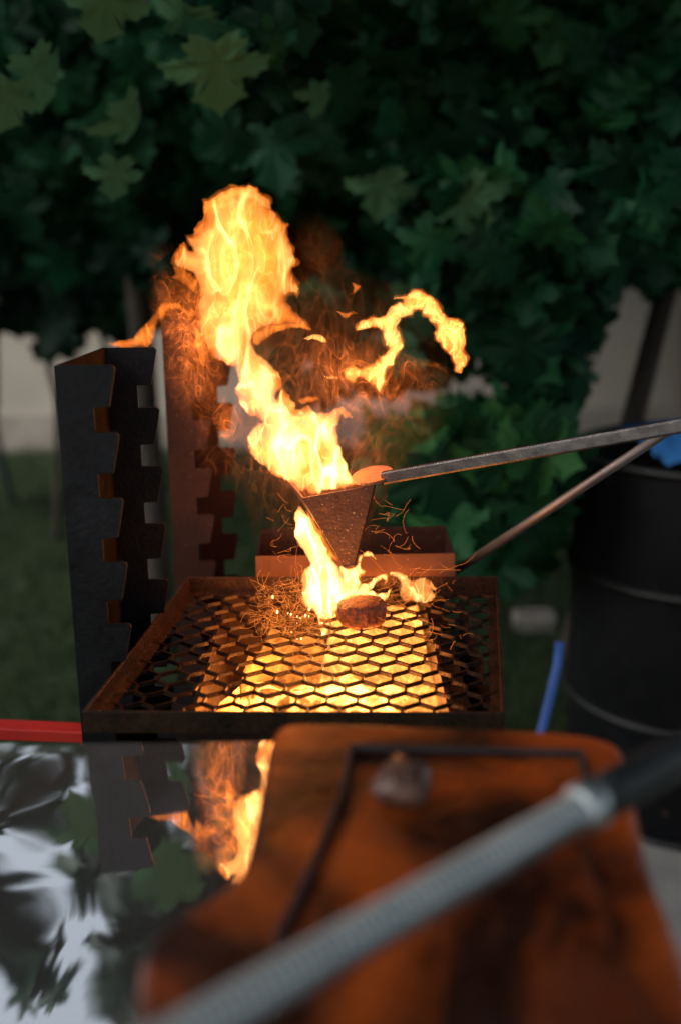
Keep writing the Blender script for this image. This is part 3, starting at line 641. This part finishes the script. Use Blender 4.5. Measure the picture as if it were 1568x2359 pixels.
# ------------------------------------------------------------------ fire
def pillow(poly, Y, it=1, thick=1.0, step=6, wob=.0, dmax=75., jag=5.):
    """closed burning-gas body: an outline given real thickness, rounded like a pillow"""
    P2 = smoothpoly(poly, it)
    # resample boundary
    seg_ = np.linalg.norm(np.roll(P2, -1, 0) - P2, axis=1); keep = [P2[0]]
    for i in range(len(P2)):
        a_, b_ = P2[i], P2[(i+1) % len(P2)]; k = max(1, int(round(seg_[i]/step)))
        for j in range(1, k+1): keep.append(a_ + (b_-a_)*j/k)
    P2 = np.array(keep[:-1])
    if jag:
        P2 = P2 + np.array([[jag*(mnoise.noise(Vector((u*.035, v_*.035, 1.3))) + .7*mnoise.noise(Vector((u*.09, v_*.06, 2.3)))), jag*(mnoise.noise(Vector((u*.035, v_*.035, 7.7))) + .7*mnoise.noise(Vector((u*.09, v_*.06, 9.3))))] for u, v_ in P2])
    lo_, hi_ = P2.min(0), P2.max(0)
    gx_, gy_ = np.meshgrid(np.arange(lo_[0], hi_[0], step), np.arange(lo_[1], hi_[1], step*.87)); gx_[1::2] += step/2
    G = np.c_[gx_.ravel(), gy_.ravel()]; G = G[inpoly(G, P2)]
    A_, B_ = P2, np.roll(P2, -1, 0); AB = B_ - A_; L2 = (AB**2).sum(1) + 1e-9
    def dist(Q):
        out = np.empty(len(Q))
        for i, q in enumerate(Q):
            t_ = np.clip(((q - A_)*AB).sum(1)/L2, 0, 1); out[i] = np.sqrt((((A_ + AB*t_[:, None]) - q)**2).sum(1).min())
        return out
    if len(G): dg = dist(G); G = G[dg > step*.45]; dg = dg[dg > step*.45]
    else: dg = np.zeros(0)
    nb_ = len(P2)
    vv, ee, ff, *_r = delaunay_2d_cdt([Vector(q) for q in np.vstack([P2, G])], [(i, (i+1) % nb_) for i in range(nb_)], [], 1, 1e-4)
    V2 = np.array([tuple(q) for q in vv]); dd = dist(V2)
    ecount = {}
    for f_ in ff:
        for i in range(len(f_)):
            e_ = tuple(sorted((f_[i], f_[(i+1) % len(f_)]))); ecount[e_] = ecount.get(e_, 0) + 1
    bset = {i for e_, c in ecount.items() if c == 1 for i in e_}
    h = thick*.9*np.sqrt(np.minimum(dd, dmax)*45)
    px = Y/PF
    # triangles with all corners on the rim get a raised centre, so the body is closed and thick everywhere
    V2l, dl, hl, nf = list(V2), list(dd), list(h), []
    for f_ in ff:
        if all(i in bset for i in f_):
            V2l.append(V2[list(f_)].mean(0)); k = len(V2l) - 1; hl.append(.9*thick*np.sqrt(max(dist([V2l[k]])[0], .5)*45))
            nf += [(f_[i], f_[(i+1) % len(f_)], k) for i in range(len(f_))]
        else: nf.append(tuple(f_))
    V2, h, ff = V2l, hl, nf
    mb = MB(); front_i, back_i = [], []; vs = []
    for i, (u, v_) in enumerate(V2):
        c = ony(u, v_, Y); oy = wob*math.sin(v_*.012 + 1.3) + wob*.5*mnoise.noise(Vector((u*.01, v_*.01, 0)))
        if i in bset: vs.append(c + np.array([0, oy, 0])); front_i.append(len(vs)-1); back_i.append(len(vs)-1)
        else:
            hh = max(h[i], 1.)*px*(1 + .35*mnoise.noise(Vector((u*.03, v_*.03, 3.))))
            r_ = ray(u, v_); vs.append(c + np.array([0, oy, 0]) - r_/r_[1]*hh); front_i.append(len(vs)-1); vs.append(c + np.array([0, oy, 0]) + r_/r_[1]*hh); back_i.append(len(vs)-1)
    fs = [tuple(front_i[i] for i in f_) for f_ in ff] + [tuple(reversed([back_i[i] for i in f_])) for f_ in ff]
    mb.add(vs, fs); return mb
Z1 = lambda L: [(277.7 + x*.5608, 388.8 + y*.5608) for x, y in L]
Z3 = lambda L: [(555.4 + x*.4132, 1018.2 + y*.4132) for x, y in L]
main = Z1([(548,62),(560,85),(585,110),(612,142),(640,185),(678,228),(686,262),(700,320),(722,398),(703,425),(712,455),(735,516),(690,503),(668,532),(700,582),(752,622),(795,668),(750,640),(700,628),(640,638),(590,648),
 (556,662),(545,690),(535,705),(565,755),(612,786),(655,832),(656,872),(636,925),(645,945),(652,882),(690,905),(716,958),(722,990),(782,962),(802,1006),(850,1012),(880,980),(915,973),(946,998),(956,1032),(920,1030),
 (905,1008),(897,1042),(888,1100),(897,1150),(917,1200),(952,1270),(985,1298),(900,1322),(762,1346),(700,1290),(640,1265),(590,1240),(545,1200),(514,1135),(530,1080),(560,1052),(590,1042),(560,1020),(500,992),
 (485,945),(458,908),(492,872),(480,832),(440,792),(376,772),(362,730),(330,692),(324,640),(335,608),(316,560),(325,500),(310,455),(300,420),(245,415),(208,395),(220,340),(240,303),(272,328),(300,345),(258,273),
 (303,283),(318,240),(350,200),(336,152),(380,112),(450,84),(500,68)])
def grow(poly, f):   # move an outline outward by f(height) units
    p = smoothpoly(poly, 1); nx = np.roll(p, -1, 0) - np.roll(p, 1, 0); nrm = np.c_[nx[:, 1], -nx[:, 0]]; nrm /= np.linalg.norm(nrm, axis=1)[:, None] + 1e-9
    ar = .5*np.sum(p[:, 0]*np.roll(p[:, 1], -1) - np.roll(p[:, 0], -1)*p[:, 1]); sg = 1 if ar > 0 else -1
    return p + nrm*sg*np.array([f(v_) for v_ in p[:, 1]])[:, None]
def flame(poly, Y, mat, label, it=1, group=None, **kw):
    o = pillow(poly, Y, it, **kw).build('flame', mat); tag(o, label, 'flame', group); return o
flame(main, 1.3, M_fl_main, 'tall bright yellow flame rising from the steel cone', wob=.012, jag=6, thick=.6)
flame(grow(main, lambda v_: float(np.interp(v_, (560, 700, 860), (6, 8, 1)))), 1.302, M_fl_orange, 'thin orange outer sheath around the tall bright flame', it=0, wob=.012, jag=10, thick=.95)
arch = Z1([(1115,520),(1170,512),(1225,482),(1245,520),(1290,550),(1340,598),(1392,630),(1418,678),(1410,730),(1428,792),(1402,822),(1380,850),(1350,790),(1338,742),(1290,712),(1280,672),(1302,650),(1262,602),(1235,582),
 (1200,600),(1170,597),(1140,622),(1136,662),(1162,700),(1152,742),(1130,772),(1120,800),(1090,815),(1072,870),(1066,920),(1040,880),(1010,868),(930,876),(908,830),(925,815),(1000,805),(1045,805),(1078,780),(1060,768),
 (1095,765),(1100,740),(1085,690),(1060,655),(1000,655),(962,668),(985,610),(1060,602),(1110,582),(1160,540)])
flame(arch, 1.315, M_fl_small, 'arched yellow flame floating to the right of the tall one', step=4, jag=10, thick=.8)
flame(grow(arch, lambda v_: 4.), 1.316, M_fl_orange, 'thin orange edge of gas around the arched flame', it=0, step=5, jag=10)
sm = 'small shreds of flame floating right of the tall flame'
flame(Z1([(748,698),(790,682),(836,684),(850,722),(822,704),(795,702),(758,706)]), 1.305, M_fl_small, 'thin flat yellow scrap of flame nearest the tall flame', group=sm, step=4)
flame(Z1([(842,832),(852,846),(878,842),(898,862),(868,862),(848,856)]), 1.31, M_fl_small, 'tiny orange flame shred left of the pale flame block', group=sm, step=4)
flame(Z1([(944,462),(962,474),(992,474),(966,500),(938,530),(956,496)]), 1.315, M_fl_orange, 'small orange spike of flame highest of the floating shreds', group=sm, step=4, thick=2)
flame(Z1([(880,582),(910,592),(985,588),(950,606),(915,614)]), 1.315, M_fl_orange, 'dim orange streak left of the arched flame', group=sm, step=4, thick=2)
flame([(238,797),(262,786),(300,781),(324,760),(345,728),(368,706),(381,700),(376,724),(360,760),(350,797),(330,801),(270,801)], 1.285, M_fl_orange, 'orange tongue of flame licking over the notched post', step=5, thick=1.6)
flame(Z1([(150,560),(200,540),(255,560),(280,590),(300,560),(318,600),(296,620),(280,650),(268,600),(220,572),(180,600),(172,640),(150,610)]), 1.305, M_fl_orange, 'orange ragged flame fringe at the left of the tall flame', step=5, thick=1.6)
flame(Z1([(205,395),(250,405),(300,430),(322,480),(318,530),(280,490),(230,462),(190,440),(230,440)]), 1.31, M_fl_orange, 'orange flame hooks under the left spike of the tall flame', step=5, thick=1.5)
flame(Z1([(300,620),(330,690),(362,740),(350,800),(338,820),(318,760),(300,700)]), 1.31, M_fl_orange, 'orange flame edge beside the waist of the tall flame', step=5, thick=1.5)
flame(Z1([(560,650),(640,640),(740,630),(795,668),(720,650),(640,668),(600,700),(560,740),(530,700)]), 1.315, M_fl_orange, 'orange flame streaming right from the waist of the tall flame', step=5, thick=1.6)
flame(Z1([(335,150),(380,110),(450,82),(500,66),(560,62),(580,95),(540,110),(480,110),(420,140),(380,190),(340,250),(300,290),(310,220),(345,200)]), 1.32, M_fl_orange, 'dark orange flame rim at the top of the tall flame', step=5, thick=1.6)
flame(Z1([(720,940),(790,930),(830,950),(800,962),(740,968)]), 1.315, M_fl_orange, 'dim orange flame behind the foot of the tall flame', step=5, thick=1.5)
# lower flames
flame(Z3([(325,345),(288,420),(318,462),(298,505),(322,560),(360,622),(388,680),(350,702),(328,790),(342,860),(345,905),(385,925),(428,962),(440,1050),(462,1120),(480,1060),(498,1085),(492,1000),(520,955),(560,925),(640,900),
 (650,840),(600,790),(560,720),(535,670),(480,590),(430,500),(375,415)]), 1.31, M_fl_main, 'yellow flame curtain falling from under the cone onto the grate', wob=.01, step=5)
flame(Z3([(540,680),(600,700),(640,690),(652,640),(690,600),(738,612),(758,662),(735,640),(700,628),(670,650),(660,690),(700,720),(650,760),(680,800),(760,740),(800,730),(828,760),(812,800),(790,760),(750,790),(720,830),(800,850),(850,800),
 (800,900),(730,925),(640,905),(560,925),(540,860),(600,830),(560,760)]), 1.315, M_fl_small, 'curling pale flame under the tip of the cone, over the steak', step=5)
flame(Z3([(820,730),(862,714),(905,740),(958,772),(1008,750),(1062,772),(1098,822),(1050,820),(1090,860),(1048,905),(1000,905),(960,890),(900,885),(880,840),(890,800),(870,760)]), 1.29, M_fl_main, 'yellow flame curl on the grate right of the steak', step=5, thick=.7)
flame(Z3([(360,350),(430,480),(520,600),(560,690),(500,640),(440,690),(400,640),(420,560),(370,470)]), 1.325, M_fl_orange, 'orange flame behind the left edge of the cone', step=5, thick=1.6)
# fire under the grate
def firebed(x0, x1, y0, y1, z0, z1, mat, label, lean=.09):
    mb = MB(); nx_, ny_ = 24, 28; top, bot = [], []
    for j in range(ny_+1):
        for i in range(nx_+1):
            u, v_ = i/nx_, j/ny_; x, y = x0 + lean*v_**1.5*(1-u) + (x1-x0)*u, y0 + (y1-y0)*v_
            e_ = min(1, 12*min(u, 1-u, v_, 1-v_) + .02)
            top.append((x, y, z0 + .01 + (z1 - z0 - .012)*(.6 + .55*mnoise.noise(Vector((x*26, y*26, 5.))))*e_**.3)); bot.append((x, y, z0))
    K = len(top); q = lambda b, j, i: b + j*(nx_+1) + i
    fs = [(q(0, j, i), q(0, j, i+1), q(0, j+1, i+1), q(0, j+1, i)) for j in range(ny_) for i in range(nx_)] + [(q(K, j, i), q(K, j+1, i), q(K, j+1, i+1), q(K, j, i+1)) for j in range(ny_) for i in range(nx_)]
    for i in range(nx_): fs += [(q(0, 0, i), q(K, 0, i), q(K, 0, i+1), q(0, 0, i+1)), (q(0, ny_, i+1), q(K, ny_, i+1), q(K, ny_, i), q(0, ny_, i))]
    for j in range(ny_): fs += [(q(0, j+1, 0), q(K, j+1, 0), q(K, j, 0), q(0, j, 0)), (q(0, j, nx_), q(K, j, nx_), q(K, j+1, nx_), q(0, j+1, nx_))]
    mb.add(top + bot, fs); o = mb.build('flame', mat); tag(o, label, 'flame'); return o
firebed(-.030, .099, 1.04, 1.422, .835, .869, M_fl_bed, 'bright sheet of flame under the middle and right of the grate', lean=.02)
M_fl_dim = flamemat('flame_bed_dim', 0, 18, 34, .05, haze=6, ridge2=6, thresh=(.46, .64), hot=(1, .34, .05), stretch=(1, 1, 1))
firebed(-.118, -.022, 1.04, 1.34, .832, .864, M_fl_dim, 'deep orange sheet of flame under the front left of the grate', lean=.03)
firebed(-.146, -.113, 1.04, 1.30, .82, .855, M_fl_orange, 'dimmest orange flame under the grate, along the left wall of the firebox')
# thin flame wisps, and haze whose glow is put in as emission
def wisp(poly, Y, label, mat=M_wisp, **kw):
    o = pillow(poly, Y, 2, **kw).build('flame_wisp', mat); tag(o, label, 'flame wisp', 'thin glowing wisps around the tall flame'); return o
wisp([(325,560),(400,545),(460,600),(470,700),(540,900),(570,1010),(560,1050),(490,1020),(400,950),(370,880),(360,800),(365,720),(330,640)], 1.345, 'reddish veil of thin flame between the posts and the tall flame', thick=1.6, step=10)
wisp([(600,740),(700,720),(790,770),(900,800),(1090,860),(1070,930),(940,1010),(840,990),(760,940),(680,900),(620,850)], 1.345, 'reddish veil of thin flame below the arched flame', thick=1.3, step=10)
wisp([(650,470),(720,470),(800,520),(810,640),(730,680),(680,600)], 1.325, 'small reddish curl of smoke right of the flame top', M_curl, thick=2, step=9)
wisp([(320,590),(350,560),(400,540),(440,560),(380,590),(345,640),(325,640)], 1.325, 'small reddish curl of smoke left of the flame top', M_curl, thick=2, step=9)
wisp([(370,560),(420,590),(470,640),(480,760),(520,850),(540,900),(500,880),(450,860),(390,780),(370,700)], 1.30, 'brighter orange wisps hugging the left flank of the tall flame', thick=2.2, step=9)
wisp([(340,600),(400,580),(440,680),(420,760),(380,800),(350,760),(330,690)], 1.29, 'orange wisps curling above the notched post', thick=2.0, step=9)
wisp([(470,880),(560,930),(580,1000),(560,1040),(510,1030),(480,960)], 1.30, 'orange wisp curl left of the waist of the tall flame', thick=2.0, step=9)

wisp([(330,480),(560,400),(760,480),(820,640),(1080,660),(1120,860),(980,1040),(860,1180),(960,1340),(600,1360),(560,1120),(380,1040),(320,800)], 1.33, 'faint warm haze round the whole fire, its glow put in as emission', M_glow, thick=3, step=16, dmax=160)
# light given off by the flames
def flight(u, v, Y, P_, r):
    l = bpy.data.lights.new('flame_light', 'POINT'); l.energy = P_*.7; l.color = (1, .32, .06); l.shadow_soft_size = r
    o = bpy.data.objects.new('flame_light', l); COL.objects.link(o); o.location = ony(u, v, Y); o.visible_glossy = v > 1200; return o   # the flame's own body is what mirrors show
flight(580, 620, 1.3, 1.6, .04); flight(590, 880, 1.3, 1.0, .025); flight(700, 1040, 1.3, 1.6, .035)
flight(735, 1270, 1.31, .7, .02); flight(980, 740, 1.315, .25, .02)
for q in ((.01, 1.12, .80), (.04, 1.28, .80), (-.07, 1.16, .79)):
    o = flight(800, 1500, 1.2, .9, .03); o.location = q

# sparks: hair-thin glowing threads, and drops of burning fat
tg = MB()
def thread(c, R0, nseg, stp, curl, r):
    p = Vector(c); d = Vector((random.gauss(0, 1), random.gauss(0, .7), random.gauss(0, .7))).normalized(); pts = [p.copy()]
    ax = Vector((random.gauss(0, 1), random.gauss(0, 1), random.gauss(0, 1))).normalized()
    for k in range(nseg):
        d = (Matrix.Rotation(random.gauss(curl, curl*.8), 3, ax) @ d).normalized(); p = p + d*stp; p.z = max(p.z, .8785); pts.append(p.copy())
        if random.random() < .15: ax = Vector((random.gauss(0, 1), random.gauss(0, 1), random.gauss(0, 1))).normalized()
    tg.tube(pts, r, 3, cap=False)
def cloud(poly, Y0, Y1, cnt, seg_r, stp, curl, r):
    for c in region(poly, cnt, Y0, Y1):
        c[2] = max(c[2], .880); thread(c, 0, random.randint(*seg_r), stp*random.uniform(.5, 1.5), curl, r*random.uniform(.6, 1.2))
cloud([(590,1360),(700,1330),(770,1400),(760,1460),(640,1470),(585,1430)], 1.22, 1.30, 330, (6, 18), .0020, .22, .00008)
cloud([(760,1350),(900,1320),(1000,1350),(1000,1400),(880,1400),(780,1420)], 1.26, 1.34, 80, (6, 16), .0020, .2, .00008)
cloud([(600,1170),(670,1150),(700,1300),(680,1400),(610,1330)], 1.20, 1.28, 22, (5, 12), .002, .2, .00007)
cloud([(850,1130),(900,1160),(980,1280),(1080,1330),(1060,1400),(900,1330),(850,1240)], 1.22, 1.32, 34, (5, 14), .0022, .2, .00007)
cloud([(600,1430),(1080,1400),(1060,1600),(640,1560)], 1.12, 1.30, 40, (5, 12), .002, .2, .0001)
for _ in range(5):
    c = ony(random.uniform(900, 1040), random.uniform(1310, 1360), 1.28); thread(c, 0, 24, .0028, .07, .00008)
tag(tg.build('glowing_threads', M_spark), 'hair-thin glowing orange spark threads tangled over the grate around the steak', 'sparks', kind='stuff')
dp = MB()
for k in range(30):
    u, v_ = random.gauss(700, 34), random.gauss(1440, 18)
    if k > 20: u, v_ = random.uniform(560, 1000), random.uniform(1370, 1440)
    c = ony(u, v_, 1.31 + random.uniform(-.01, .02)); r = random.uniform(.0003, .0008)*random.choice((1, 1, 1.4, 2.2)); bm = bmesh.new(); bmesh.ops.create_icosphere(bm, subdivisions=1, radius=r)
    dp.add([Vector((q.co.x, q.co.y, q.co.z*2.2)) + Vector(c) for q in bm.verts], [[q.index for q in f_.verts] for f_ in bm.faces]); bm.free()
tag(dp.build('burning_drops', M_drop, smooth=True), 'tiny white-hot drops of burning fat falling beside the steak', 'sparks', kind='stuff')
